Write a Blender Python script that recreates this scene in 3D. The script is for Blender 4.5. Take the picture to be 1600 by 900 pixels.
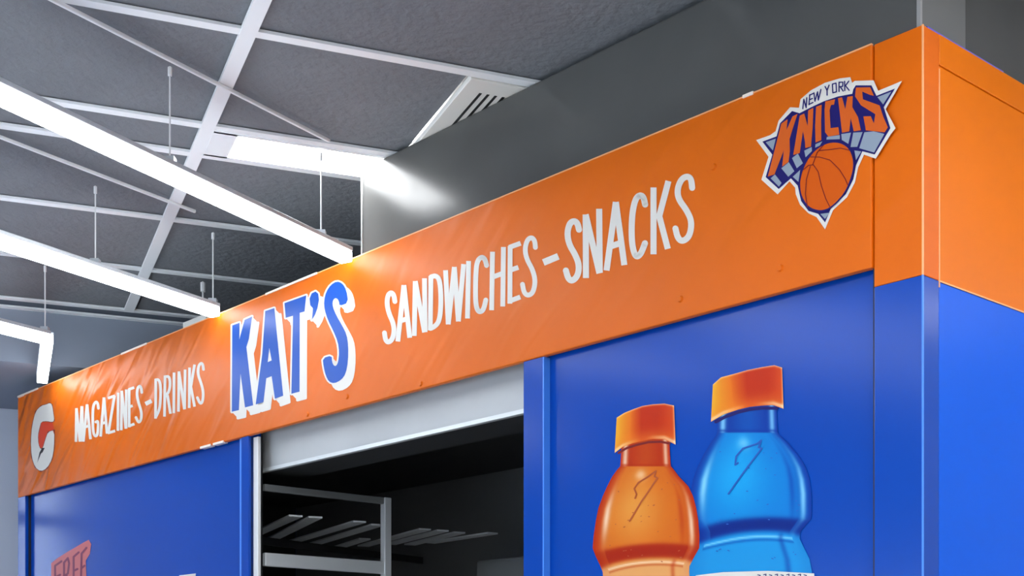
import bpy, bmesh, math, random
from mathutils import Vector, Matrix
from mathutils.geometry import tessellate_polygon
random.seed(7)
for o in list(bpy.data.objects): bpy.data.objects.remove(o)
S = bpy.context.scene
COL = S.collection

# ------------------------------------------------------------------ camera, world, exposure
F, CX, HY = 2100.0, 800.0, 1070.0        # focal length, centre column and horizon row, in 1600x900 pixels
EYE = 1.55
cam = bpy.data.cameras.new('camera'); cam.sensor_width = 36; cam.lens = F/1600*36
cam.shift_y = (HY-450)/1600; cam.clip_start = .05
camo = bpy.data.objects.new('camera', cam); COL.objects.link(camo)
camo.location = (0, 0, EYE); camo.rotation_euler = (math.pi/2, 0, 0); S.camera = camo
w = bpy.data.worlds.new('world'); S.world = w; w.use_nodes = True
bg = w.node_tree.nodes['Background']; bg.inputs[0].default_value = (.62, .78, 1, 1); bg.inputs[1].default_value = 6.0
vs = S.view_settings; vs.view_transform = 'Standard'; vs.look = 'None'; vs.gamma = 1; vs.use_curve_mapping = False
vs.exposure = 0.0
PENDANT, SLOT = 12.0, 24.0               # lamp strengths

# ------------------------------------------------------------------ helpers
def lin(r, g, b):
    f = lambda c: (c/255/12.92 if c/255 <= .04045 else ((c/255+.055)/1.055)**2.4)
    return (f(r), f(g), f(b), 1)
MATS = {}
def mat(name, rgb, rough=.5, metal=0, noise=None, bump=None, emit=0, coat=0, attr=False, spec=.5):
    """rgb in sRGB 0-255; noise=(scale, amount); bump=(scale, strength, distance[, stretch])"""
    m = bpy.data.materials.new(name); m.use_nodes = True; MATS[name] = m
    nt = m.node_tree; N = nt.nodes; L = nt.links; p = N['Principled BSDF']
    c = lin(*rgb)
    p.inputs['Base Color'].default_value = c; p.inputs['Roughness'].default_value = rough
    p.inputs['Metallic'].default_value = metal; p.inputs['Coat Weight'].default_value = coat
    p.inputs['Coat Roughness'].default_value = .12; p.inputs['Specular IOR Level'].default_value = spec
    if emit:
        p.inputs['Emission Color'].default_value = c; p.inputs['Emission Strength'].default_value = emit
    tc = N.new('ShaderNodeTexCoord')
    if attr:
        a = N.new('ShaderNodeVertexColor'); a.layer_name = 'ink'
        L.new(a.outputs[0], p.inputs['Base Color'])
    elif noise:
        n = N.new('ShaderNodeTexNoise'); n.inputs['Scale'].default_value = noise[0]; n.inputs['Detail'].default_value = 5
        L.new(tc.outputs['Object'], n.inputs['Vector'])
        mr = N.new('ShaderNodeMapRange'); mr.inputs[1].default_value = .3; mr.inputs[2].default_value = .7
        mr.inputs[3].default_value = 1-noise[1]; mr.inputs[4].default_value = 1+noise[1]
        L.new(n.outputs[0], mr.inputs[0])
        mx = N.new('ShaderNodeVectorMath'); mx.operation = 'SCALE'; mx.inputs[0].default_value = c[:3]
        L.new(mr.outputs[0], mx.inputs['Scale']); L.new(mx.outputs[0], p.inputs['Base Color'])
    if bump:
        n2 = N.new('ShaderNodeTexNoise'); n2.inputs['Scale'].default_value = bump[0]; n2.inputs['Detail'].default_value = 4
        mp = N.new('ShaderNodeMapping'); L.new(tc.outputs['Object'], mp.inputs[0])
        if len(bump) > 3: mp.inputs['Scale'].default_value = bump[3]
        if len(bump) > 4: mp.inputs['Rotation'].default_value = bump[4]
        L.new(mp.outputs[0], n2.inputs['Vector'])
        b = N.new('ShaderNodeBump'); b.inputs['Strength'].default_value = bump[1]; b.inputs['Distance'].default_value = bump[2]
        L.new(n2.outputs[0], b.inputs['Height']); L.new(b.outputs[0], p.inputs['Normal'])
    return m

mat('tile', (120, 123, 128), .95, bump=(38, .5, .012), noise=(5, .05))
mat('tee', (244, 247, 248), .5)
mat('wall_far', (138, 146, 160), .8, noise=(2, .03))
mat('wall_low', (205, 212, 224), .8, noise=(2, .03))
mat('wall_grey', (215, 215, 215), .8, noise=(2, .03))
mat('floor', (222, 219, 214), .5, noise=(3, .08))
mat('steel_dark', (92, 92, 90), .2, .1, bump=(1.1, .10, .02, (1, 1, .6)), noise=(2.2, .12), spec=.16)
mat('steel_edge', (190, 190, 188), .35, .6)
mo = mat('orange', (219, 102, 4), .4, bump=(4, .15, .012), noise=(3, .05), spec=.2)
# diagonal creases in the loose vinyl towards the far end of the banner (object x from -3 to -4.6)
nt = mo.node_tree; N_ = nt.nodes; L_ = nt.links
tcn = next(n for n in N_ if n.type == 'TEX_COORD'); bp = next(n for n in N_ if n.type == 'BUMP')
mp1 = N_.new('ShaderNodeMapping'); mp1.inputs['Rotation'].default_value = (0, .733, 0); L_.new(tcn.outputs['Object'], mp1.inputs[0])
mp2 = N_.new('ShaderNodeMapping'); mp2.inputs['Scale'].default_value = (1.6, 1, 7); L_.new(mp1.outputs[0], mp2.inputs[0])
nz = N_.new('ShaderNodeTexNoise'); nz.inputs['Scale'].default_value = 1.6; nz.inputs['Detail'].default_value = 1; nz.inputs['Distortion'].default_value = .8
L_.new(mp2.outputs[0], nz.inputs['Vector'])
sx = N_.new('ShaderNodeSeparateXYZ'); L_.new(tcn.outputs['Object'], sx.inputs[0])
mk = N_.new('ShaderNodeMapRange'); mk.inputs[1].default_value = -2.6; mk.inputs[2].default_value = -4.2; mk.inputs[3].default_value = .12; mk.inputs[4].default_value = 1
L_.new(sx.outputs[0], mk.inputs[0])
bp2 = N_.new('ShaderNodeBump'); bp2.inputs['Distance'].default_value = .035
L_.new(mk.outputs[0], bp2.inputs['Strength']); L_.new(nz.outputs[0], bp2.inputs['Height']); L_.new(bp.outputs[0], bp2.inputs['Normal'])
L_.new(bp2.outputs[0], N_['Principled BSDF'].inputs['Normal'])
mat('orange_side_lit', (224, 113, 0), .33, bump=(3, .1, .01), noise=(3, .03), spec=.15)  # lit copy of the orange: stronger side light put into the colour
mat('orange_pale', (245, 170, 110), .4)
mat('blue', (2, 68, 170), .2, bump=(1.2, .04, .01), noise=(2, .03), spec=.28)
mat('blue_side_lit', (0, 90, 214), .3, bump=(2, .06, .01), noise=(2, .03), spec=.15)  # lit copy of the blue, the brighter side light in its colour
mat('blue_highlight', (70, 140, 235), .3)  # paler blue: edge highlights put into the colour
mat('violet_edge', (110, 95, 205), .4)
mat('ink_white', (222, 217, 208), .4, spec=.2)
mat('ink_blue', (24, 80, 172), .35, spec=.15)
mat('ink_navy', (30, 26, 98), .4, spec=.15)
mat('ink_silver', (142, 154, 168), .4, spec=.15)
mat('ink_orange', (208, 94, 32), .4, spec=.15)
mat('ink_ball', (208, 88, 10), .4, spec=.15)
mat('ink_seam', (120, 30, 30), .4, spec=.15)
mat('ink_red', (222, 70, 40), .4, spec=.15)
mat('ink_black', (40, 34, 40), .4, spec=.15)
mat('ink_rose', (205, 110, 110), .4, spec=.15)
mat('ink_plum', (130, 50, 80), .4, spec=.15)
mat('ink_paint', (255, 255, 255), .3, attr=True, spec=.15)
mat('tape', (250, 235, 220), .3)
mat('shutter', (196, 198, 198), .45, .1, noise=(4, .05))
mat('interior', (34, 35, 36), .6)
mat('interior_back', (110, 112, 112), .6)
mat('jamb', (240, 239, 234), .4)
mat('rack', (226, 229, 229), .35, .25)
mat('lamp_body', (205, 212, 218), .4, .2)
mat('lamp_glow', (240, 248, 255), .5, emit=PENDANT)
mat('slot_glow', (250, 252, 255), .5, emit=SLOT)
mat('cable', (240, 240, 240), .5)
mat('plastic_white', (235, 232, 224), .5)
mat('black', (22, 22, 24), .4)
mat('rubber', (16, 16, 30), .6)
g = bpy.data.materials.new('glass'); g.use_nodes = True; MATS['glass'] = g
p = g.node_tree.nodes['Principled BSDF']; p.inputs['Transmission Weight'].default_value = 1; p.inputs['Roughness'].default_value = 0; p.inputs['IOR'].default_value = 1.1

def link(o, parent=None):
    COL.objects.link(o)
    if parent is not None: o.parent = parent
    return o
def tag(o, label=None, cat=None, group=None, kind=None):
    if label: o['label'] = label
    if cat: o['category'] = cat
    if group: o['group'] = group
    if kind: o['kind'] = kind
    return o
def empty(name, loc, rz=0):
    o = bpy.data.objects.new(name, None); o.location = loc; o.rotation_euler = (0, 0, rz); o.empty_display_size = .1
    return link(o)
class MB:
    def __init__(s): s.v = []; s.f = []
    def box(s, a, b):
        n = len(s.v); x0, y0, z0 = a; x1, y1, z1 = b
        s.v += [(x, y, z) for z in (z0, z1) for y in (y0, y1) for x in (x0, x1)]
        s.f += [tuple(n+i for i in q) for q in ((0,2,3,1),(4,5,7,6),(0,1,5,4),(2,6,7,3),(0,4,6,2),(1,3,7,5))]
        return s
    def bar(s, p, q, wd, ht):                       # box along p->q, wd across, ht upright
        p = Vector(p); q = Vector(q); d = (q-p).normalized()
        up = Vector((0, 0, 1)) if abs(d.z) < .9 else Vector((1, 0, 0))
        sx = d.cross(up).normalized()*wd/2; uz = sx.cross(d).normalized()*ht/2
        n = len(s.v)
        s.v += [tuple(e+a*sx+b*uz) for e in (p, q) for a, b in ((-1,-1),(1,-1),(1,1),(-1,1))]
        s.f += [tuple(n+i for i in f) for f in ((0,1,2,3),(7,6,5,4),(0,4,5,1),(1,5,6,2),(2,6,7,3),(3,7,4,0))]
        return s
    def tube(s, p, q, r, k=8, r2=None):
        p = Vector(p); q = Vector(q); d = (q-p).normalized(); r2 = r if r2 is None else r2
        a = d.orthogonal().normalized(); b = d.cross(a); n = len(s.v)
        for e, rr in ((p, r), (q, r2)):
            s.v += [tuple(e+rr*(math.cos(t)*a+math.sin(t)*b)) for t in [2*math.pi*i/k for i in range(k)]]
        s.f += [(n+i, n+(i+1) % k, n+k+(i+1) % k, n+k+i) for i in range(k)]
        s.f += [tuple(n+i for i in reversed(range(k))), tuple(n+k+i for i in range(k))]
        return s
    def mesh(s, name):
        m = bpy.data.meshes.new(name); m.from_pydata(s.v, [], s.f); m.update(); return m
    def build(s, name, material, parent=None, bevel=0):
        m = s.mesh(name); m.materials.append(MATS[material])
        bm = bmesh.new(); bm.from_mesh(m); bmesh.ops.recalc_face_normals(bm, faces=bm.faces)
        if bevel: bmesh.ops.bevel(bm, geom=bm.edges[:], offset=bevel, segments=2, profile=.5, affect='EDGES')
        bm.to_mesh(m); bm.free()
        return link(bpy.data.objects.new(name, m), parent)
def box(name, a, b, material, parent=None, bevel=0): return MB().box(a, b).build(name, material, parent, bevel)

# ------------------------------------------------------------------ ceiling frame (grid runs along GM and GC)
H = 1.60; CZ = EYE+H
def at_height(px, py, h): D = F*h/(HY-py); return Vector(((px-CX)/F*D, D))
GM = Vector((-850, 2100)).normalized(); GC = Vector((GM.y, -GM.x)); GA = math.atan2(GC.y, GC.x)
P0 = at_height(388, 52, H)
def G(c, s, z=CZ): q = P0+GC*c+GM*s; return Vector((q.x, q.y, z))
C0, C1, S0 = -4.88, 4.27, -6.0           # room limits on the grid
SB, SW = 2.80, 3.85                      # bulkhead face, far wall face
def gbox(name, c0, c1, s0, s1, z0, z1, material, parent=None):
    o = box(name, (c0, s0, z0), (c1, s1, z1), material)
    o.location = (P0.x, P0.y, 0); o.rotation_euler = (0, 0, GA)
    if parent is not None: o.parent = parent
    return o
tag(gbox('floor', C0-.2, C1+.2, S0-.2, SW+.2, -.1, 0, 'floor'), kind='structure')
ceiling = tag(gbox('ceiling', C0-.2, C1+.2, S0-.2, SW+.2, CZ+.12, CZ+.2, 'wall_grey'), kind='structure')
for nm, a in (('wall_back', (C0-.2, C1+.2, S0-.2, S0)), ('wall_right', (C1, C1+.2, S0, SW))):
    tag(gbox(nm, *a, 0, CZ+.12, 'wall_grey'), kind='structure')
# far wall with a tall window beyond the frame's left side; bulkhead dropping below the ceiling
WF = (-1.34, -.96, 1.0, 2.72)
fw = empty('wall_far', (P0.x, P0.y, 0), GA); tag(fw, kind='structure')
mb = MB()
mb.box((WF[1], SW, 0), (C1+.2, SW+.2, CZ+.12)).box((C0-.2, SW, 0), (WF[0], SW+.2, CZ+.12))
mb.box((WF[0], SW, 0), (WF[1], SW+.2, WF[2])).box((WF[0], SW, WF[3]), (WF[1], SW+.2, CZ+.12))
mb.build('wall_surface', 'wall_low', fw)
bk = tag(gbox('wall_bulkhead', C0, C1, SB, SW-.001, EYE+1.375, CZ+.12, 'wall_far'), kind='structure')
def window(name, x0, x1, z0, z1, y, hz, org, rz, vz=()):
    e = empty(name, org, rz); tag(e, kind='structure')
    t = .035
    m = MB().box((x0, y, z0), (x0+t, y+.06, z1)).box((x1-t, y, z0), (x1, y+.06, z1)).box((x0, y, z0), (x1, y+.06, z0+t)).box((x0, y, z1-t), (x1, y+.06, z1))
    m.build('window_frame', 'plastic_white', e)
    zs = [z0+t]+list(hz)+[z1-t]; xs = [x0+t]+list(vz)+[x1-t]
    for z in hz: box('mullion', (x0+t, y, z-.03), (x1-t, y+.05, z+.03), 'steel_dark', e)
    for x in vz: box('mullion', (x-.03, y, z0+t), (x+.03, y+.05, z1-t), 'steel_dark', e)
    for a, b in zip(zs[:-1], zs[1:]):
        for c, d in zip(xs[:-1], xs[1:]): box('pane', (c, y+.02, a), (d, y+.026, b), 'glass', e)
window('window_1', WF[0], WF[1], WF[2], WF[3], SW+.05, (1.5, 2.0, 2.42), (P0.x, P0.y, 0), GA)
# left wall with an unseen wide shop window added for cool daylight
WL = (-4.6, 1.6, .4, 2.15)
lw = empty('wall_left', (P0.x, P0.y, 0), GA); tag(lw, kind='structure')
mb = MB()
mb.box((C0-.2, S0, 0), (C0, WL[0], CZ+.12)).box((C0-.2, WL[1], 0), (C0, SW, CZ+.12))
mb.box((C0-.2, WL[0], 0), (C0, WL[1], WL[2])).box((C0-.2, WL[0], WL[3]), (C0, WL[1], CZ+.12))
mb.build('wall_surface', 'wall_grey', lw)
q = G(C0, 0, 0)
window('window_added', WL[0], WL[1], WL[2], WL[3], .05, (), (q.x, q.y, 0), GA+math.pi/2, (-3.05, -1.5, .05))

# ------------------------------------------------------------------ ceiling grid: tees, tiles
rows = []                                # (s0, s1, is_slot)
s = .60
rows.append((.60, .82, True)); 
for a in (.82, 1.43, 2.04): rows.append((a, a+.61, False))
for blk in range(3):
    for k in range(4 if blk else 1): rows.append((s-.61 if not (blk == 0) else 0., s, False)); s = rows[-1][0]
    if blk == 0:
        for k in range(3): rows.append((s-.61, s, False)); s -= .61
    rows.append((s-.22, s, True)); s -= .22
rows = [r for r in rows if r[0] > S0-.01]
lines = sorted({round(v, 3) for r in rows for v in r[:2]})
PITCH = 1.22; cols = [k*PITCH for k in range(-4, 4)]
TW = .04
me_main = None
def ceil_child(name, me, c, s, z): 
    o = link(bpy.data.objects.new(name, me)); q = G(c, s, z)
    o.location = q; o.rotation_euler = (0, 0, GA); o.parent = ceiling
    o.matrix_parent_inverse = (Matrix.Translation((P0.x, P0.y, 0)) @ Matrix.Rotation(GA, 4, 'Z')).inverted()
    return o
def shared(mbx, name, material, bevel=0):
    m = mbx.mesh(name); m.materials.append(MATS[material])
    bm = bmesh.new(); bm.from_mesh(m); bmesh.ops.recalc_face_normals(bm, faces=bm.faces)
    if bevel: bmesh.ops.bevel(bm, geom=bm.edges[:], offset=bevel, segments=1, affect='EDGES')
    bm.to_mesh(m); bm.free(); return m
S_END = 2.66
long_me = shared(MB().box((-TW/2, S0, 0), (TW/2, S_END, .01)).box((-.004, S0, .01), (.004, S_END, .05)), 'main_tee', 'tee')
for c in cols+[4*PITCH-.65]: ceil_child('main_tee', long_me, c, 0, CZ-.002)
ct = TW*.8
cross_me = shared(MB().box((TW/2, -ct/2, 0), (PITCH-TW/2, ct/2, .008)).box((TW/2, -.004, .008), (PITCH-TW/2, .004, .05)), 'cross_tee', 'tee')
for c in cols:
    for s_ in lines:
        if c+PITCH > C1+.6: continue
        ceil_child('cross_tee', cross_me, c, s_, CZ)
ceil_child('wall_angle', shared(MB().box((C0, SB-.035, 0), (C1, SB, .008)), 'wall_angle', 'tee'), 0, 0, CZ-.001)
tile_cache = {}
def tile_mesh(l, d):
    k = (round(l, 3), round(d, 3))
    if k not in tile_cache:
        tile_cache[k] = shared(MB().box((0, 0, 0), (l, d, .015)), 'ceiling_tile', 'tile', .003)
    return tile_cache[k]
slots = []
for (a, b, is_slot) in rows:
    for i, c in enumerate(cols):
        k = round(c/PITCH)
        if c+PITCH > C1+.01: continue
        if is_slot and (k == 0 or a < 0): slots.append((c, a, b)); continue
        l = PITCH-.012
        if k == 0 and abs(a) < .01: l = .58
        ceil_child('ceiling_tile', tile_mesh(l, b-a-.012), c+.006, a+.006, CZ+.011)
# dark recess strip between the last tee and the bulkhead
ceil_child('ceiling_tile', tile_mesh(C1-C0-.02, SB-S_END-.04), C0+.01, S_END+.02, CZ+.06)

slot_label = {0: 'bright white slot light set in the ceiling grid against the dark metal column'}
for i, (c, a, b) in enumerate(slots):
    q = G(c, a, CZ); e = empty('recessed_slot_light', q, GA)
    d = b-a; x0 = TW/2; x1 = PITCH-TW/2
    fr = MB().box((x0, .016, -.003), (x0+.07, d-.016, .012)).box((x1-.07, .016, -.003), (x1, d-.016, .012))
    fr.box((x0, .012, -.003), (x1, .026, .012)).box((x0, d-.026, -.003), (x1, d-.012, .012))
    fr.build('light_frame', 'tee', e)
    box('diffuser', (x0+.07, .026, .004), (x1-.07, d-.026, .012), 'slot_glow', e)
    if a > 0: tag(e, slot_label[0], 'ceiling light', 'recessed slot lights')
    else: tag(e, 'unseen slot light added over the shop floor to light the room', 'ceiling light', 'added slot lights over the shop floor')  # out-of-view slot lights added to brighten the room
# air register next to the column
e = empty('air_register', G(.59, .02, CZ), GA); tag(e, 'white square air register in the ceiling beside the dark metal column', 'vent')
box('face_plate', (.0, .0, -.004), (.60, .56, .012), 'plastic_white', e, .002)
for k in range(14): box('louver_slot', (.05+k*.022, .07, -.0045), (.058+k*.022, .46, -.0035), 'black', e)

# ------------------------------------------------------------------ dark metal enclosure between kiosk and ceiling, kiosk frame
T = 1860/2100; KX = Vector((T, -1)).normalized(); KY = Vector((1, T)).normalized()
HK = 1.31; DK = F*HK/(HY-38); KC = Vector(((1442-CX)/F*DK, DK)); KR = math.atan2(KX.y, KX.x)
def front(px, py, yo=0.):
    r = Vector(((px-CX)/F, 1)); D = (KC+KY*yo).dot(KY)/r.dot(KY); p = r*D
    return (p-KC).dot(KX), EYE+(HY-py)/F*D
KD = 1.5
ductL = front(566, 300, .03)[0]
dk = empty('wall_column', (KC.x, KC.y, 0), KR); tag(dk, kind='structure')
box('metal_cladding', (ductL, .03, EYE+HK), (-.025, KD-.1, CZ-.0045), 'steel_dark', dk, .006)
box('corner_angle', (-.03, .026, EYE+HK), (-.022, .034, CZ), 'steel_edge', dk)
box('corner_angle', (ductL-.002, .026, EYE+HK), (ductL+.006, .034, CZ), 'steel_edge', dk)
mat('steel_reflection', (116, 116, 114), .35, .1)
box('reflection_strip', (-.0255, .034, EYE+HK), (-.0225, .20, CZ-.005), 'steel_reflection', dk)  # lighter strip: a reflection put into the grey

# ------------------------------------------------------------------ kiosk
Z = lambda h: EYE+h
kiosk = empty('snack_kiosk', (KC.x, KC.y, 0), KR)
tag(kiosk, 'orange and blue snack kiosk with a lettered orange banner and a half-open shutter', 'kiosk')
XL, XPL = -4.628, -4.542
ZB = Z(.853)
banner = box('banner', (XPL, -.006, ZB), (-.114, .012, Z(HK)), 'orange', kiosk, .003); banner['label'] = 'orange vinyl banner across the kiosk front'
def kbox(name, a, b, m, lab=None, bevel=.002, parent=None):
    o = box(name, a, b, m, parent or kiosk, bevel)
    if lab: o['label'] = lab
    return o
# corner post by the emblem, orange above and blue below
cp = kbox('corner_post', (-.112, 0, 0), (0, .06, Z(.8135)), 'blue', 'glossy blue corner post')
co = kbox('corner_wrap', (-.112, 0, Z(.8135)), (0, .06, Z(HK)), 'orange', 'orange wrapped top of the corner post')
kbox('edge_highlight', (-.002, -.0012, Z(.8135)), (.0012, .002, Z(HK)), 'orange_pale', None, 0, co)  # pale strips on the post edge: wear and edge highlight put into colour
kbox('edge_highlight', (-.002, -.0012, 0), (.0012, .002, Z(.8135)), 'blue_highlight', None, 0, cp)
kbox('side_panel', (-.02, .06, 0), (-.001, KD, Z(.8125)), 'blue_side_lit', 'blue side panel, brighter light put into its colour')
so = kbox('side_fascia', (-.02, .061, Z(.8125)), (-.001, KD, Z(1.247)), 'orange_side_lit', 'orange side fascia')
kbox('side_top_rail', (-.02, .0601, Z(1.248)), (.001, KD, Z(HK)), 'orange_side_lit', 'orange top rail of the side')
kbox('top_edge_strip', (-.016, .02, Z(HK)), (-.002, .32, Z(HK)+.004), 'violet_edge', 'thin violet strip on the side edge', 0)
kbox('seam_glint', (-.001, .0580, Z(.80)), (.0012, .0612, Z(1.24)), 'orange_pale', None, 0, so)  # pale strip on the seam, its glints put into the colour
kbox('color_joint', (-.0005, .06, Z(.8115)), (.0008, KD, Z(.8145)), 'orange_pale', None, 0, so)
# far post
lp = kbox('corner_post', (XL, 0, 0), (XPL, .06, Z(.853)), 'blue', 'glossy blue corner post')
kbox('corner_wrap', (XL, 0, Z(.853)), (XPL, .06, Z(HK)), 'orange')
kbox('side_panel', (XL, .06, 0), (XL+.02, KD, Z(HK)), 'blue')
# front panels, stiles
xj0 = front(392.5, 780, .02)[0]; xj1 = front(403, 780, .02)[0]
kbox('poster_panel', (-1.108, .022, 0), (-.113, .04, Z(.875)), 'blue', 'blue poster panel with two printed drink bottles')
kbox('panel_joint', (-.1165, .004, 0), (-.1125, .022, Z(.853)), 'rubber', None, 0)
kbox('stile', (-1.184, 0, 0), (-1.109, .05, Z(.875)), 'blue')
kbox('stile_edge', (-1.1095, .0005, 0), (-1.1045, .022, Z(.853)), 'blue_highlight', 'stile edge with its highlight put into the blue', 0)  # return of the stile, its lit look put into the colour
kbox('poster_panel', (XPL+.004, .022, 0), (-2.66, .04, Z(.875)), 'blue', 'blue poster panel with a salmon slogan')
kbox('panel_joint', (XPL+.006, .012, 0), (XPL+.012, .03, Z(.853)), 'rubber', None, 0)
kbox('stile', (-2.64, 0, 0), (-2.592, .05, Z(.875)), 'blue')
kbox('stile_edge', (-2.66, .006, 0), (-2.64, .022, Z(.853)), 'blue_highlight', 'stile edge with its highlight put into the blue', 0)
kbox('rubber_gasket', (-2.592, .01, 0), (xj0-.002, .05, Z(.853)), 'rubber', None, 0)
# serving opening
kbox('jamb', (xj0, .02, 0), (xj1, .032, Z(.85)), 'jamb', 'pale steel jamb')
sl = front(404, 740, .075)
sb = kbox('shutter_box', (sl[0], .075, sl[1]), (-1.16, .087, Z(1.0)), 'shutter', 'grey steel shutter box over the serving opening', .002)
kbox('shutter_shade', (sl[0], .0875, sl[1]+.004), (-1.16, .26, Z(1.0)), 'interior', None, 0, sb)  # dark box added to put shade under the shutter box
kbox('shutter_lip', (sl[0], .068, sl[1]), (-1.16, .078, sl[1]+.012), 'rack', None, 0, sb)
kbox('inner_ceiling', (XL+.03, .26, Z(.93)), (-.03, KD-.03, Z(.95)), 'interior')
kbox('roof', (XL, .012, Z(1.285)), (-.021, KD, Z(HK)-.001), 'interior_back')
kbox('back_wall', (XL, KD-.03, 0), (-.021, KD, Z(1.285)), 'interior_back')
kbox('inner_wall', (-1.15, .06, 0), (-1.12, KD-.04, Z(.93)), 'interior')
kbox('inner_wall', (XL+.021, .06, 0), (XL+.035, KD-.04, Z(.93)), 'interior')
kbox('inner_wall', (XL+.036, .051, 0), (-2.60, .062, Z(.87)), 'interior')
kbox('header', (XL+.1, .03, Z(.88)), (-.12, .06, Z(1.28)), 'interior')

# dark shelf frame and slatted shelf inside the kiosk
def kpt(x, y, z): q = KC+KX*x+KY*y; return (q.x, q.y, z)
def on_side(px, py, xk):                  # pixel onto the plane local x = xk
    r = Vector(((px-CX)/F, 1)); D = (KC+KX*xk).dot(KX)/r.dot(KX); p = r*D
    return (p-KC).dot(KY), EYE+(HY-py)/F*D
rk = empty('shelf_frame', (KC.x, KC.y, 0), KR)
tag(rk, 'pale metal shelf frame standing inside the kiosk opening beside the jamb', 'shelf frame')
XR = xj1-.02
y1, zt = on_side(603, 782, XR); _, zb1 = on_side(603, 889, XR); y0, zt0 = on_side(404, 762, XR); _, zb0 = on_side(404, 872, XR)
zt = (zt+zt0)/2; zb = (zb1+zb0)/2
MB().bar((XR, y1, 0), (XR, y1, zt+.012), .03, .03).build('post', 'rack', rk, .003)
MB().bar((XR, .055, zt), (XR, y1, zt), .016, .024).build('rail', 'interior_back', rk, .002)
MB().bar((XR, .055, zb), (XR, y1, zb), .02, .046).build('rail', 'rack', rk, .003)
MB().bar((XR, .055, .5), (XR, y1, .5), .02, .03).build('rail', 'rack', rk, .003)
sh = empty('slatted_shelf', (KC.x, KC.y, 0), KR)
tag(sh, 'dim slatted metal shelf high inside the dark kiosk', 'shelf')
hs = .6
def kl(px, py):
    q = at_height(px, py, hs)-KC; return Vector((q.dot(KX), q.dot(KY), Z(hs)))
ends = [((400, 834), (462, 806)), ((425, 842), (493, 808)), ((458, 846), (562, 815)), ((490, 850), (590, 820)), ((513, 860), (570, 842)),
        ((567, 853), (664, 827)), ((610, 850), (692, 829)), ((640, 851), (718, 832)), ((672, 848), (770, 833))]
for a, b in ends:
    MB().bar(kl(*a), kl(*b), .05, .006).build('slat', 'rack', sh)
a, b = kl(400, 836), kl(680, 872); MB().bar(a-Vector((0, 0, .02)), b-Vector((0, 0, .02)), .02, .03).build('bearer', 'interior', sh)
dx = empty('storage_cabinet', kpt(-2.2, KD-.22, 0), KR); tag(dx, 'dark cabinet against the back wall deep inside the kiosk', 'cabinet')
box('carcass', (-.5, -.17, 0), (.9, .17, Z(.50)), 'interior_back', dx, .01)
box('divider', (.02, -.19, .1), (.09, -.168, Z(.53)), 'black', dx)
box('door', (-.48, -.18, .1), (.0, -.171, Z(.48)), 'interior_back', dx); box('door', (.11, -.18, .1), (.88, -.171, Z(.48)), 'interior_back', dx)

# ------------------------------------------------------------------ flat print on the kiosk front (traced in pixels, laid on its plane)
def loop_px(pts, cr=None):
    if cr is None: return [tuple(p) for p in pts]
    x0, y0, sc = cr; return [(x0+x/sc, y0+y/sc) for x, y in pts]
class Print:
    def __init__(s, yo): s.yo = yo; s.v = []; s.f = []; s.k = 0
    def _add(s, pts): n = len(s.v); s.k += 1; s.v += [(x, y, (s.k % 20)*1.5e-5) for x, y in pts]; return n
    def poly(s, pts, holes=()):
        loops = [pts]+list(holes); flat = [p for l in loops for p in l]
        n = s._add(flat)
        for t in tessellate_polygon([[Vector((x, y, 0)) for x, y in l] for l in loops]): s.f.append(tuple(n+i for i in t))
    def stroke(s, pts, wd, rnd=True):
        r = wd/2
        for a, b in zip(pts[:-1], pts[1:]):
            dx, dy = b[0]-a[0], b[1]-a[1]; l = math.hypot(dx, dy) or 1; nx, ny = -dy/l*r, dx/l*r
            n = s._add([(a[0]+nx, a[1]+ny), (b[0]+nx, b[1]+ny), (b[0]-nx, b[1]-ny), (a[0]-nx, a[1]-ny)]); s.f.append((n, n+1, n+2, n+3))
        for p in (pts if rnd else pts[1:-1]):
            n = s._add([(p[0]+r*math.cos(t*math.pi/6), p[1]+r*math.sin(t*math.pi/6)) for t in range(12)]); s.f.append(tuple(range(n, n+12)))
    def sweep(s, pts, dx, dy):
        m = len(pts)
        for i in range(m):
            a, b = pts[i], pts[(i+1) % m]
            n = s._add([a, b, (b[0]+dx, b[1]+dy), (a[0]+dx, a[1]+dy)]); s.f.append((n, n+1, n+2, n+3))
    def build(s, name, material, parent, label=None):
        vv = []
        for x, y, e_ in s.v: X_, Z_ = front(x, y, s.yo-e_); vv.append((X_, s.yo-e_, Z_))
        m = bpy.data.meshes.new(name); m.from_pydata(vv, [], s.f); m.update(); m.materials.append(MATS[material])
        o = link(bpy.data.objects.new(name, m), parent)
        if label: o['label'] = label
        return o
YB = -.0068; DY = .0005
def smooth(l, it=2):
    for _ in range(it):
        o = []
        for i in range(len(l)):
            a, b = l[i], l[(i+1) % len(l)]
            o += [(a[0]*.75+b[0]*.25, a[1]*.75+b[1]*.25), (a[0]*.25+b[0]*.75, a[1]*.25+b[1]*.75)]
        l = o
    return l
def smooth_open(l, it=2):
    for _ in range(it):
        o = [l[0]]
        for a, b in zip(l[:-1], l[1:]): o += [(a[0]*.75+b[0]*.25, a[1]*.75+b[1]*.25), (a[0]*.25+b[0]*.75, a[1]*.25+b[1]*.75)]
        l = o+[l[-1]]
    return l
def lettering(words, cr, wd, label):
    pr = Print(YB)
    for st in words:
        k = wd
        if isinstance(st, tuple): k, st = st
        if len(st) > 4: st = smooth_open(st)
        pr.stroke(loop_px(st, cr), k/cr[2], False)
    return pr.build('lettering', 'ink_white', banner, label)
B = (590, 350, 4.5)
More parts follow.
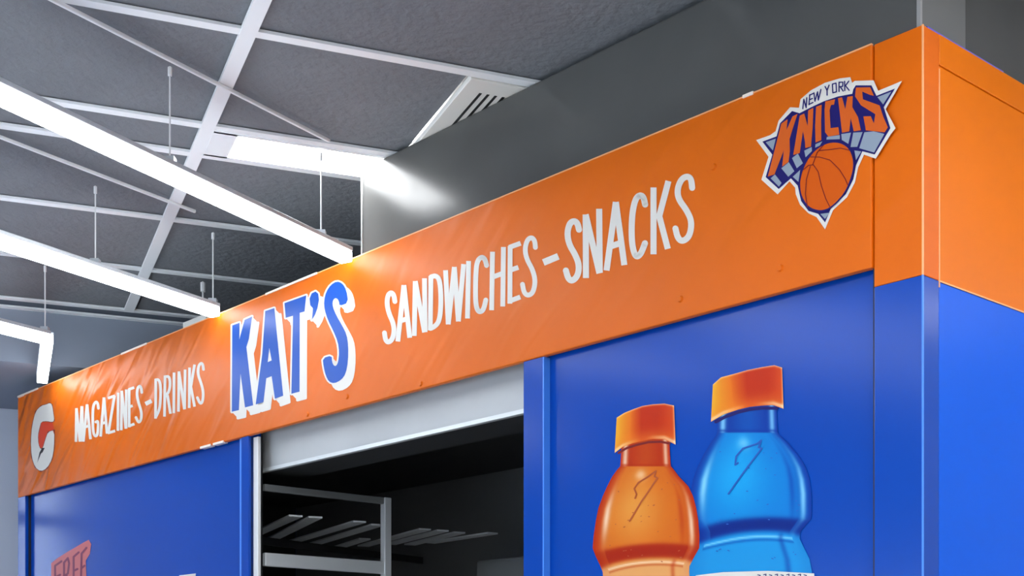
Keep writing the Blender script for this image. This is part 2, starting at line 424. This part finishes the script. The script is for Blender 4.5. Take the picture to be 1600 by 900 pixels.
lettering([
 [(122,548),(115,500),(95,480),(72,500),(65,560),(80,630),(108,690),(118,750),(105,810),(75,835),(55,815),(48,762)],
 [(142,826),(185,430)], [(185,430),(226,800)], [(165,680),(212,665)],
 [(258,787),(265,402)], [(265,402),(330,762)], [(334,760),(330,382)],
 [(370,748),(375,365)], [(375,372),(410,362),(436,390),(446,500),(443,620),(430,690),(400,722),(370,735)],
 [(478,325),(497,706)], [(497,706),(540,302)], [(540,302),(568,685)], [(568,685),(605,282)],
 [(640,260),(632,664)],
 [(767,295),(755,245),(730,230),(700,260),(690,350),(688,520),(695,590),(715,622),(745,605),(762,530)],
 [(808,195),(802,606)], [(885,162),(880,580)], [(805,375),(885,345)],
 [(932,155),(930,560)], [(925,165),(1006,135)], [(932,325),(990,305)], [(925,543),(1004,513)],
 [(1110,168),(1105,115),(1080,92),(1050,115),(1035,180),(1050,250),(1090,320),(1110,400),(1095,480),(1060,505),(1030,485),(1018,420)],
 ], B, 34, 'white hand-drawn word SANDWICHES')
Cc = (840, 260, 4.5)
lettering([(48, [(40,676),(146,632)]),
 [(292,448),(280,397),(255,382),(225,400),(207,470),(222,550),(265,620),(292,690),(285,765),(245,808),(215,790),(198,728)],
 [(340,785),(338,338)], [(338,338),(435,752)], [(437,748),(433,298)],
 [(485,732),(550,250)], [(550,250),(610,694)], [(520,560),(580,540)],
 [(757,272),(745,215),(720,200),(690,225),(668,310),(660,440),(665,560),(690,640),(725,620),(757,535)],
 [(815,618),(815,148)], [(920,103),(850,370)], [(850,330),(916,580)],
 [(1087,155),(1080,85),(1050,68),(1010,90),(982,160),(990,230),(1050,310),(1085,390),(1070,490),(1020,530),(985,505),(968,432)],
 ], Cc, 43, 'white hand-drawn dash and word SNACKS')
D_ = (100, 560, 6.43)
lettering([
 [(120,838),(125,500)], [(125,500),(160,836)], [(160,836),(178,480)], [(182,480),(188,836)],
 [(194,836),(232,462)], [(232,462),(266,812)], [(210,690),(252,675)],
 [(346,505),(340,450),(318,432),(292,480),(288,600),(292,740),(315,788),(340,760),(345,625),(318,640)],
 [(368,785),(402,392)], [(402,392),(432,756)], [(380,655),(424,640)],
 [(442,400),(512,375)], [(508,375),(445,750)], [(440,750),(515,728)],
 [(545,345),(541,728)],
 [(575,722),(580,325)], [(580,325),(622,706)], [(624,704),(626,312)],
 [(655,304),(655,692)], [(650,312),(706,292)], [(652,490),(690,475)], [(650,680),(708,658)],
 [(782,345),(775,290),(758,275),(738,300),(732,370),(750,450),(780,540),(775,620),(748,648),(722,590)],
 (42, [(818,458),(880,426)]),
 [(920,605),(922,205)], [(920,215),(955,212),(972,280),(970,420),(958,520),(920,595)],
 [(1010,585),(1015,172)], [(1012,185),(1055,178),(1068,240),(1058,330),(1015,385)], [(1040,370),(1070,556)],
 [(1106,142),(1103,550)],
 [(1150,535),(1155,130)], [(1155,130),(1210,512)], [(1212,510),(1217,112)],
 [(1258,498),(1262,92)], [(1312,62),(1272,300)], [(1272,270),(1312,485)],
 [(1402,115),(1395,58),(1375,45),(1350,80),(1345,160),(1375,240),(1400,330),(1395,430),(1370,462),(1338,390)],
 ], D_, 27, 'white hand-drawn words MAGAZINES - DRINKS')
# big blue name with pale outline and drop shadow
A_ = (350, 420, 3.6)
big_raw = [[(46,318),(88,303),(86,398),(116,287),(158,268),(140,395),(126,440),(164,768),(118,780),(93,590),(84,795),(44,804)],
 [(232,238),(283,221),(333,714),(286,731),(268,604),(238,616),(222,750),(178,763),(215,480)],
 [(340,193),(463,149),(453,240),(426,248),(425,691),(379,703),(388,264),(347,276)],
 [(481,168),(493,138),(515,127),(530,140),(534,175),(526,220),(512,258),(494,288),(498,250),(500,222),(485,205)],
 [(699,191),(650,209),(647,185),(637,167),(622,165),(610,185),(612,215),(630,260),(665,320),(690,370),(699,430),(698,520),(685,590),(660,625),(620,645),(590,635),(572,600),(560,550),(555,502),(606,487),(608,525),(618,545),(631,547),(642,525),(648,470),(640,410),(615,350),(585,290),(565,230),(562,180),(574,130),(600,90),(635,69),(667,82),(689,120)]]
big = big_raw[:4]+[smooth(big_raw[4], 1)]
hole = [(255,445),(268,515),(246,525)]
pw = Print(YB); pb = Print(YB-DY)
for i, l in enumerate(big):
    l = loop_px(l, A_); dx, dy = 34/3.6, 36/3.6
    pw.poly(l); pw.stroke(l+[l[0]], 5.0); pw.sweep(l, dx, dy); l2 = [(x+dx, y+dy) for x, y in l]; pw.poly(l2); pw.stroke(l2+[l2[0]], 4.2)
    pb.poly(l, [loop_px(hole, A_)] if i == 1 else [])
pw.build('lettering_outline', 'ink_white', banner, 'pale outline and drop shadow of the big name')
pb.build('lettering', 'ink_blue', banner, "big blue block letters KAT'S")
# round white letter emblem at the far end of the banner
g_ = (20, 600, 5.62)
G_out = [(325,165),(345,180),(355,250),(365,320),(345,335),(300,325),(250,330),(235,380),(220,450),(225,530),(245,575),(265,560),(285,490),(310,420),(365,405),(362,560),(345,660),(300,740),(245,768),(195,730),(165,640),(158,500),(170,360),(200,240),(250,190),(290,182)]
lg = Print(YB-DY); lg.poly(smooth(loop_px(G_out, g_), 1)); gw = lg.build('letter_emblem', 'ink_white', banner, 'white letter G emblem with a lightning bolt')
pr = Print(YB); l = loop_px(G_out, g_); pr.stroke(l+[l[0]], 1.6); pr.build('emblem_outline', 'ink_seam', banner)
pr = Print(YB); pr.poly(loop_px([(240,335),(350,335),(362,400),(310,425),(268,562),(228,560),(220,450)], g_)); pr.build('lightning_bolt', 'ink_red', banner)
pr = Print(YB-2*DY); pr.poly(loop_px([(235,600),(258,560),(280,562),(262,600),(248,610),(214,692)], g_)); pr.build('lightning_tip', 'ink_black', banner)

# basketball team emblem by the corner
Ee = lambda *p: [(1180+x/6.43, 110+y/6.43) for x, y in p]
Ff = lambda *p: [(1180+x/6., 210+y/6.) for x, y in p]
pr = Print(YB-DY)
pr.poly(Ee((10,700),(150,650),(205,610),(235,505),(350,370),(440,375),(455,290),(560,200),(700,125),(850,80),(955,68),(975,125),(1000,105),(1190,100),(1235,205),(1475,105),(1310,390),(1410,580))
  + Ff((1270,0),(1130,228),(1020,190),(965,310),(935,450),(860,590),(730,710),(655,890),(575,775),(500,740),(420,660),(380,560),(375,500),(322,440),(210,562),(58,425),(125,210)))
em = pr.build('team_emblem', 'ink_white', banner, 'white-edged basketball emblem in orange, navy and silver')
def sub(name, layer, m, polys, label=None):
    q = Print(YB-DY*layer)
    for pp in polys: q.poly(pp)
    return q.build(name, m, banner, label)
sub('emblem_shadow', 2, 'ink_navy', [Ee((72,715),(215,662),(250,530),(370,408),(445,430),(560,370),(690,310),(830,262),(975,235),(985,190),(1010,150),(1168,150),(1218,255),(1405,182),(1292,370),(1358,580))
  + Ff((1120,188),(1005,158),(945,290),(920,420),(850,560),(710,695),(655,825),(590,745),(500,718),(430,625),(398,480),(335,412),(220,512),(98,400),(160,190))])
for pp in [Ee((105,722),(207,685),(178,805)), Ee((1228,268),(1368,213),(1285,342)),
  Ff((145,412),(185,375),(247,455),(222,490)), Ff((245,317),(315,260),(367,345),(310,397)), Ff((345,222),(400,180),(447,270),(390,317)),
  Ff((460,152),(530,118),(532,155),(472,215)), Ff((565,92),(630,65),(605,105),(562,125)),
  Ee((720,668),(850,650),(850,690),(715,695)), Ee((865,640),(962,625),(935,738),(870,698)), Ee((985,625),(1078,620),(1025,768),(958,770)),
  Ee((1097,622),(1190,612),(1298,638),(1195,825),(1045,782)), Ff((930,150),(995,160),(945,240)), Ff((352,397),(422,332),(405,445)), Ff((610,745),(697,735),(655,793))]: sub('emblem_silver', 3, 'ink_silver', [pp])
sub('emblem_lettering', 3, 'ink_orange', [
  Ee((262,535),(325,490),(314,600),(375,462),(425,437),(372,600),(345,690))+Ff((325,160),(312,258),(253,302),(268,150),(180,375),(118,395))+Ee((215,720)),
  Ee((447,455),(492,433),(528,560),(532,402),(583,377),(578,560),(560,765),(503,780),(500,715),(480,610),(447,830),(382,850),(415,650)),
  Ee((612,365),(668,345),(662,500),(664,700),(606,725),(602,560)),
  Ee((705,312),(802,290),(792,345),(762,347),(747,400),(757,580),(835,570),(845,645),(735,665),(702,620),(697,400)),
  Ee((832,280),(872,270),(905,390),(926,265),(980,258),(976,370),(1033,470),(1062,602),(990,612),(960,480),(945,612),(872,627),(850,430)),
  Ee((1012,172),(1155,170),(1192,255),(1150,245),(1075,212),(1082,290),(1250,352),(1288,470),(1333,572),(1300,622),(1112,602),(1087,462),(1160,460),(1192,532),(1207,440),(1062,350),(1003,260))],
  'orange slanted word KNICKS')
ball = Ff((740,65),(830,85),(900,150),(930,270),(910,390),(850,540),(760,645),(680,705),(600,722),(500,690),(430,590),(410,480),(425,370),(480,240),(560,140),(650,85))
ball = smooth(ball)
q = Print(YB-DY*4); q.poly(ball); q.build('emblem_ball', 'ink_ball', banner, 'printed orange basketball')
q = Print(YB-DY*5); q.stroke(ball+[ball[0]], 2.2); q.build('emblem_ball_outline', 'ink_navy', banner)
q = Print(YB-DY*5)
for l in (Ff((600,152),(700,142),(800,128),(890,150)), Ff((520,212),(600,212),(700,240),(790,330),(840,410),(868,475)), Ff((450,330),(500,290),(545,285),(590,350),(620,480),(660,600),(705,690)),
          Ff((640,100),(580,170),(540,280)), Ff((515,300),(480,420),(470,560),(490,680))): q.stroke(l, 1.4)
q.build('emblem_ball_seams', 'ink_seam', banner)
q = Print(YB-DY*2)
for l in (Ee((478,385),(488,290)), Ee((488,290),(512,375)), Ee((512,375),(518,275)),
          Ee((540,345),(548,245)), Ee((545,250),(582,232)), Ee((545,295),(575,282)), Ee((540,342),(580,322)),
          Ee((590,225),(600,310)), Ee((600,310),(626,215)), Ee((626,215),(634,298)), Ee((634,298),(660,192)),
          Ee((702,162),(722,200)), Ee((742,148),(722,200)), Ee((722,200),(722,248)),
          Ee((775,138),(812,128),(816,215),(780,225),(775,138)),
          Ee((842,212),(842,118)), Ee((842,120),(880,118),(878,160),(845,165)), Ee((855,165),(884,208)),
          Ee((900,203),(898,110)), Ee((940,108),(905,155)), Ee((908,155),(944,200))): q.stroke(l, 1.9)
q.build('emblem_caption', 'ink_navy', banner, 'small navy words NEW YORK')

# printed bottles: colour painted per point, on the poster panel
YP = .0205
def paint(name, cols_n, rows_n, ptf, colf, label=None, layer=0):
    vv, cc, ff = [], [], []
    for j in range(rows_n+1):
        for i in range(cols_n+1):
            u, v = i/cols_n, j/rows_n; x, y = ptf(u, v)
            X_, Z_ = front(x, y, YP-layer*DY); vv.append((X_, YP-layer*DY, Z_)); cc.append(lin(*[max(0, min(255, k)) for k in colf(u, v, x, y)]))
    W = cols_n+1
    for j in range(rows_n):
        for i in range(cols_n): ff.append((j*W+i, j*W+i+1, (j+1)*W+i+1, (j+1)*W+i))
    m = bpy.data.meshes.new(name); m.from_pydata(vv, [], ff); m.update()
    at = m.color_attributes.new('ink', 'FLOAT_COLOR', 'POINT')
    for k, c in enumerate(cc): at.data[k].color = c
    m.materials.append(MATS['ink_paint'])
    o = link(bpy.data.objects.new(name, m), kiosk)
    if label: o['label'] = label
    return o
def interp(tab, y):
    if y <= tab[0][0]: return tab[0][1:]
    for a, b in zip(tab[:-1], tab[1:]):
        if y <= b[0]:
            t = (y-a[0])/(b[0]-a[0]); t2 = t
            return tuple(a[k]+(b[k]-a[k])*t2 for k in range(1, len(a)))
    return tab[-1][1:]
def mixc(a, b, t): t = max(0, min(1, t)); return tuple(a[k]+(b[k]-a[k])*t for k in range(3))
def bumpf(x, c, wd): return math.exp(-((x-c)/wd)**2)
def bottle(cr, tab, y0, y1, pal, band, name, label, layer, bend):
    x0, yy0, sc = cr
    def ptf(u, v):
        y = y0+(y1-y0)*v; L, R = interp(tab, y); x = L+(R-L)*u
        return x0+x/sc, yy0+y/sc
    def colf(u, v, px, py):
        y = y0+(y1-y0)*v; s_ = 2*u-1; yb = y+bend*(s_*s_-.4)+18*s_   # bands bow with the round body
        c = mixc(pal['mid'], pal['light'], bumpf(s_, -.25, .5)*bumpf(y, band[0]-190, 170))
        c = mixc(c, pal['edge'], max(0, (abs(s_)-.70)/.3))
        if y > tab[2][0]:
            c = mixc(c, pal['hi'], .85*bumpf(s_, -.80, .06)*bumpf(y, band[0]-150, 120))
            c = mixc(c, pal['hi'], .8*bumpf(s_, .86, .045)*bumpf(y, band[0]-110, 150))
            c = mixc(c, pal['edge'], .55*bumpf(s_, .68, .05)*bumpf(y, band[0]-150, 150))
            c = mixc(c, pal['hi'], .6*bumpf(s_, -.15, .16)*bumpf(y, tab[3][0]+30, 26))
            k = 1/(1+math.exp(-(yb-band[0])/5)) * 1/(1+math.exp((yb-band[1])/5)); c = mixc(c, pal['band'], k*(1 if abs(s_) < .8 else .55))
            k = 1/(1+math.exp(-(yb-band[1]-6)/5)); c = mixc(c, pal['low'], k*.8)
            c = mixc(c, pal['hi'], .7*bumpf(yb, band[1]+22, 5)*(abs(s_) < .85))
            c = mixc(c, pal['edge'], .5*bumpf(yb, band[1]+36, 5)*(abs(s_) < .85))
            c = mixc(c, pal['edge'], .5*k*bumpf(s_, .62, .05))
        else:
            c = mixc(pal['edge'], pal['mid'], .35*bumpf(s_, 0, .5)); c = mixc(c, pal['hi'], .8*bumpf(s_, -.82, .1)+.7*bumpf(s_, .82, .09))
            c = mixc(c, pal['edge'], .7*bumpf(y, tab[2][0]-6, 6))
        return c
    return paint(name, 90, 130, ptf, colf, label, layer)
PO = (920, 620, 3.216); PB = (1070, 560, 2.645)
tabB = [(210,138,380),(255,136,382),(305,134,384),(320,128,396),(350,106,428),(400,76,470),(450,52,500),(500,34,516),(560,24,524),(640,22,525),(665,26,522),(690,44,500),(715,60,478),(745,62,474),(790,40,496),(830,24,516),(880,18,525),(960,16,528)]
tabO = [(230,165,405),(290,162,408),(350,158,412),(362,146,424),(400,118,452),(450,92,500),(500,70,524),(560,48,540),(620,36,550),(700,24,556),(760,19,555),(800,34,532),(850,58,506),(880,70,504),(960,75,510)]
palB = dict(mid=(12,122,202), light=(24,160,224), edge=(2,52,150), hi=(150,220,245), band=(6,36,124), low=(30,150,214))
palO = dict(mid=(212,104,24), light=(230,148,60), edge=(180,44,8), hi=(250,222,190), band=(166,36,10), low=(232,174,110))
bottle(PB, tabB, 192, 960, palB, (672, 728), 'bottle_print', 'printed blue drink bottle', 0, -30)
bottle(PO, tabO, 208, 960, palO, (752, 822), 'bottle_print', 'printed orange drink bottle', 1, -30)
def pstroke(name, m, strokes, cr, wd, layer):
    q = Print(YP-DY*layer)
    for l in strokes: q.stroke(loop_px(l, cr), wd)
    q.build(name, m, kiosk)
def cap(cr, top, bot, lab, layer):
    x0, y0, sc = cr
    def ln(l, u):
        n = len(l)-1; k = min(int(u*n), n-1); t = u*n-k; return (l[k][0]+(l[k+1][0]-l[k][0])*t, l[k][1]+(l[k+1][1]-l[k][1])*t)
    def ptf(u, v):
        a, b = ln(top, u), ln(bot, u); return x0+(a[0]+(b[0]-a[0])*v)/sc, y0+(a[1]+(b[1]-a[1])*v)/sc
    def colf(u, v, x, y):
        c = mixc((240,172,40), (228,112,18), u/.3); c = mixc(c, (192,46,8), (u-.28)/.2); c = mixc(c, (212,72,18), (u-.75)/.25)
        c = mixc(c, (240,130,40), .5*bumpf(v, 1, .25)); c = mixc(c, (255,215,165), .9*bumpf(v, .95, .05)*(1-bumpf(u, .5, .3))+.7*bumpf(v, 0, .03)+.6*bumpf(u, 1, .02))
        return c
    paint('cap_print', 50, 30, ptf, colf, lab, layer)
pstroke('cap_shadow_print', 'ink_navy', [[(128,262),(170,240),(220,222),(270,210),(320,205),(380,206)]], PB, 5, 1.6)
pstroke('cap_shadow_print', 'ink_seam', [[(150,282),(190,258),(240,242),(300,228),(360,226),(404,234)]], PO, 3.5, 1.6)
cap(PB, [(116,108),(150,78),(200,65),(260,48),(320,36),(370,28),(402,38)], [(108,262),(160,232),(220,212),(270,200),(320,195),(365,193),(408,208)], 'printed orange cap on the blue bottle', 2)
cap(PO, [(140,105),(180,80),(225,62),(270,46),(320,38),(380,34),(428,44)], [(130,282),(170,252),(220,234),(270,222),(320,212),(380,214),(436,240)], 'printed orange cap on the orange bottle', 2)
mat('ink_bolt_blue', (8, 84, 178), .3); mat('ink_bolt_orange', (178, 78, 22), .3)
pstroke('bolt_print', 'ink_bolt_blue', [[(208,440),(212,405),(240,372),(300,352),(316,338),(305,368),(318,372),(262,445),(240,475),(180,560)], [(208,440),(220,432)]], PB, 2.6, 3)
pstroke('bolt_print', 'ink_bolt_orange', [[(240,490),(228,462),(250,430),(300,400),(338,372),(330,400),(345,408),(290,490),(265,525),(205,625)], [(240,490),(232,510)]], PO, 2.4, 3)
random.seed(3)
for cr, m, (xa, xb, ya, yb) in ((PB, 'ink_bolt_blue', (120, 470, 380, 860)), (PO, 'ink_bolt_orange', (100, 480, 420, 860))):
    q = Print(YP-DY*3)
    for k in range(26):
        x, y = random.uniform(xa, xb), random.uniform(ya, yb); q.stroke(loop_px([(x, y), (x+random.uniform(2, 7), y+random.uniform(-3, 3))], cr), random.uniform(.8, 1.7))
    tag(q.build('droplet_print', m, kiosk), kind='stuff')
q = Print(YP-DY*3); q.poly([(1087,899),(1130,894),(1200,892),(1272,896),(1276,930),(1085,930)]); q.build('label_print', 'ink_white', kiosk, 'white printed bottle label')
q = Print(YP-DY*4)
for x in range(1184, 1262, 9): q.stroke([(x, 898), (x+4, 897+((x//9) % 2)*2), (x+3, 904)], 1.3)
q.build('label_text_print', 'ink_navy', kiosk)
# salmon slogan on the far poster panel, and the pale print beside it
Hh = (20, 820, 10.)
q = Print(YP); q.poly(loop_px([(600,600),(700,520),(860,420),(980,350),(1100,280),(1185,235),(1225,300),(1205,450),(1140,560),(1160,1100),(600,1150)], Hh)); q.build('slogan_backing', 'ink_rose', kiosk)
q = Print(YP-DY)
for l in ([(665,1100),(660,640),(760,570)], [(665,820),(740,780)], [(800,1080),(800,590),(860,520),(880,600),(860,760),(805,800)], [(840,790),(890,1060)],
          [(950,1060),(950,500),(1030,430)], [(950,720),(1010,690)], [(1060,1050),(1075,450),(1150,360)], [(1070,680),(1120,640)]): q.stroke(loop_px(l, Hh), 3.2)
q.build('slogan_print', 'ink_plum', kiosk, 'salmon and plum slogan letters FREE')
q = Print(YP); q.poly([(280,899),(306,896),(303,925),(278,925)]); q.build('pale_print', 'ink_white', kiosk)

# banner hardware: pale torn tape on the edges, rivets
def tape(px0, px1, wd, z, nm='tape_strip'):
    xa, xb = front(px0, 500)[0], front(px1, 500)[0]
    kbox(nm, (xa, -.009, z-wd), (xb, .01, z+.003), 'tape', None, 0, banner)
for a, b in ((30, 62), (192, 232), (418, 498), (1164, 1180)): tape(a, b, .004, Z(HK))
for a, b in ((316, 332), (336, 352)): tape(a, b, .005, ZB+.002)
kbox('edge_highlight', (XPL, -.0065, Z(HK)-.002), (-.114, .0, Z(HK)+.0015), 'orange_pale', None, 0, banner)  # pale lip: the top edge highlight put into the colour
for px, py in ((483, 648), (1066, 468), (1222, 420), (545, 620), (660, 600), (1118, 262)):
    x, z = front(px, py); MB().tube((x, -.005, z), (x, -.010, z), .009, 10, .006).build('rivet', 'orange', banner)

# ------------------------------------------------------------------ pendant linear lights, rails
def pendant(nm, pts, h, cables, label, group='linear pendant lights', rail_z=CZ-.012):
    e = empty(nm, (pts[0].x, pts[0].y, Z(h))); tag(e, label, 'pendant light', group)
    o = Vector((pts[0].x, pts[0].y, Z(h)))
    P = [Vector((p.x, p.y, Z(h)))-o for p in pts]
    up = Vector((0, 0, .015))
    for a, b in zip(P[:-1], P[1:]):
        MB().bar(a+up, b+up, .046, .013).build('housing', 'lamp_body', e, .002)
        MB().bar(a-Vector((0, 0, .008)), b-Vector((0, 0, .008)), .042, .034).build('diffuser', 'lamp_glow', e, .004)
    for c in cables:
        c = Vector((c.x, c.y, Z(h)))-o; top = Vector((c.x, c.y, rail_z-o.z))
        cb = MB().tube(c+Vector((0, 0, .025)), top, .0026, 6).build('suspension_cable', 'cable', e)
        MB().tube(top-Vector((0, 0, .024)), top-Vector((0, 0, .002)), .0055, 8).build('cable_gripper', 'cable', cb)
        MB().box(tuple(c+Vector((-.014, -.014, .020))), tuple(c+Vector((.014, .014, .036)))).build('cable_clip', 'lamp_body', cb)
    return e
HL = 1.318
def along(a, b, t): return a+(b-a)*t
l1a, l1b = at_height(0, 143, HL), at_height(542, 398.6, HL)
pendant('linear_pendant_light', [along(l1a, l1b, -1.2), l1b], HL, [along(l1a, l1b, .41), along(l1a, l1b, .90), along(l1a, l1b, -.9)], 'long glowing linear pendant light ending at the metal column left edge')
l2a, l2b = at_height(0, 374, HL), at_height(337, 484.8, HL)
pendant('linear_pendant_light', [along(l2a, l2b, -1.3), l2b], HL, [along(l2a, l2b, .40), along(l2a, l2b, .985), along(l2a, l2b, -1)], 'glowing linear pendant light ending above the big blue name on the banner')
l3a, l3b, l3c = at_height(-120, 478, HL), at_height(74, 527, HL), at_height(66, 590, HL)
pendant('linear_pendant_light', [along(l3a, l3b, -1), l3b, l3c], HL, [along(l3a, l3b, .98), along(l3a, l3b, -.8)], 'bent glowing linear pendant light with a corner, near the far grey wall')
ld = (l1b-l1a).normalized()
for c, s_, lab in ((-.78, 2.45, 'unseen pendant light added beside the bent one to wash the banner end'), (-1.35, 2.6, 'second unseen pendant light added to wash the banner end')):  # unseen pendants added for the pale wash on the far banner end
    q = G(c, s_); q = Vector((q.x, q.y)); pendant('linear_pendant_light', [q-ld*1.6, q], HL, [q-ld*1.3, q-ld*.2], lab)
for k, (c, s_) in enumerate(((-2.6, -1.2), (-1.4, -4.2), (.9, -4.4), (1.9, -2.6))):  # unseen lamps added to light the shop floor and kiosk
    q = G(c, s_); q = Vector((q.x, q.y)); pendant('linear_pendant_light', [q, q+ld*2.0], HL, [q+ld*.3, q+ld*1.7], 'unseen pendant light added over the shop floor to light the room', 'added pendants over the shop floor')
def rail(a, b, label):
    e = MB().bar((a.x, a.y, CZ-.009), (b.x, b.y, CZ-.007), .009, .010).build('mounting_rail', 'tee', None, .002)
    tag(e, label, 'rail', 'thin ceiling rails')
r1a, r1b = at_height(80, 0, H-.01), at_height(515, 222, H-.01); rail(along(r1a, r1b, -1), r1b, 'thin white rail on the ceiling above the longest pendant light')
r2a, r2b = at_height(0, 215, H-.01), at_height(305, 332, H-.01); rail(along(r2a, r2b, -1), r2b, 'thin white rail on the ceiling above the pendant ending at the big blue name')

# small things above the kiosk
q = at_height(317, 440, H); q = Vector((q.x, q.y, 0))
e = empty('hanging_sign_box', (q.x, q.y, Z(1.365)), KR); tag(e, 'small white box hung on a wire above the orange banner', 'box')
box('body', (-.13, -.02, 0), (.06, .02, .095), 'plastic_white', e, .004)
cb = MB().tube((0, 0, .08), (0, 0, H-1.365), .0035, 6).build('wire', 'cable', e); MB().tube((0, 0, H-1.365-.04), (0, 0, H-1.365-.004), .01, 8).build('wire_gripper', 'cable', cb)
xk, zk = front(559, 352, .2); e = empty('mounting_bracket', kpt(ductL, .2, Z(1.43)), KR); tag(e, 'small black bracket on the metal column beside the pendant light', 'bracket')
box('plate', (-.012, -.02, -.02), (0, .02, .02), 'black', e); box('arm', (-.05, -.008, -.006), (-.012, .008, .012), 'black', e)
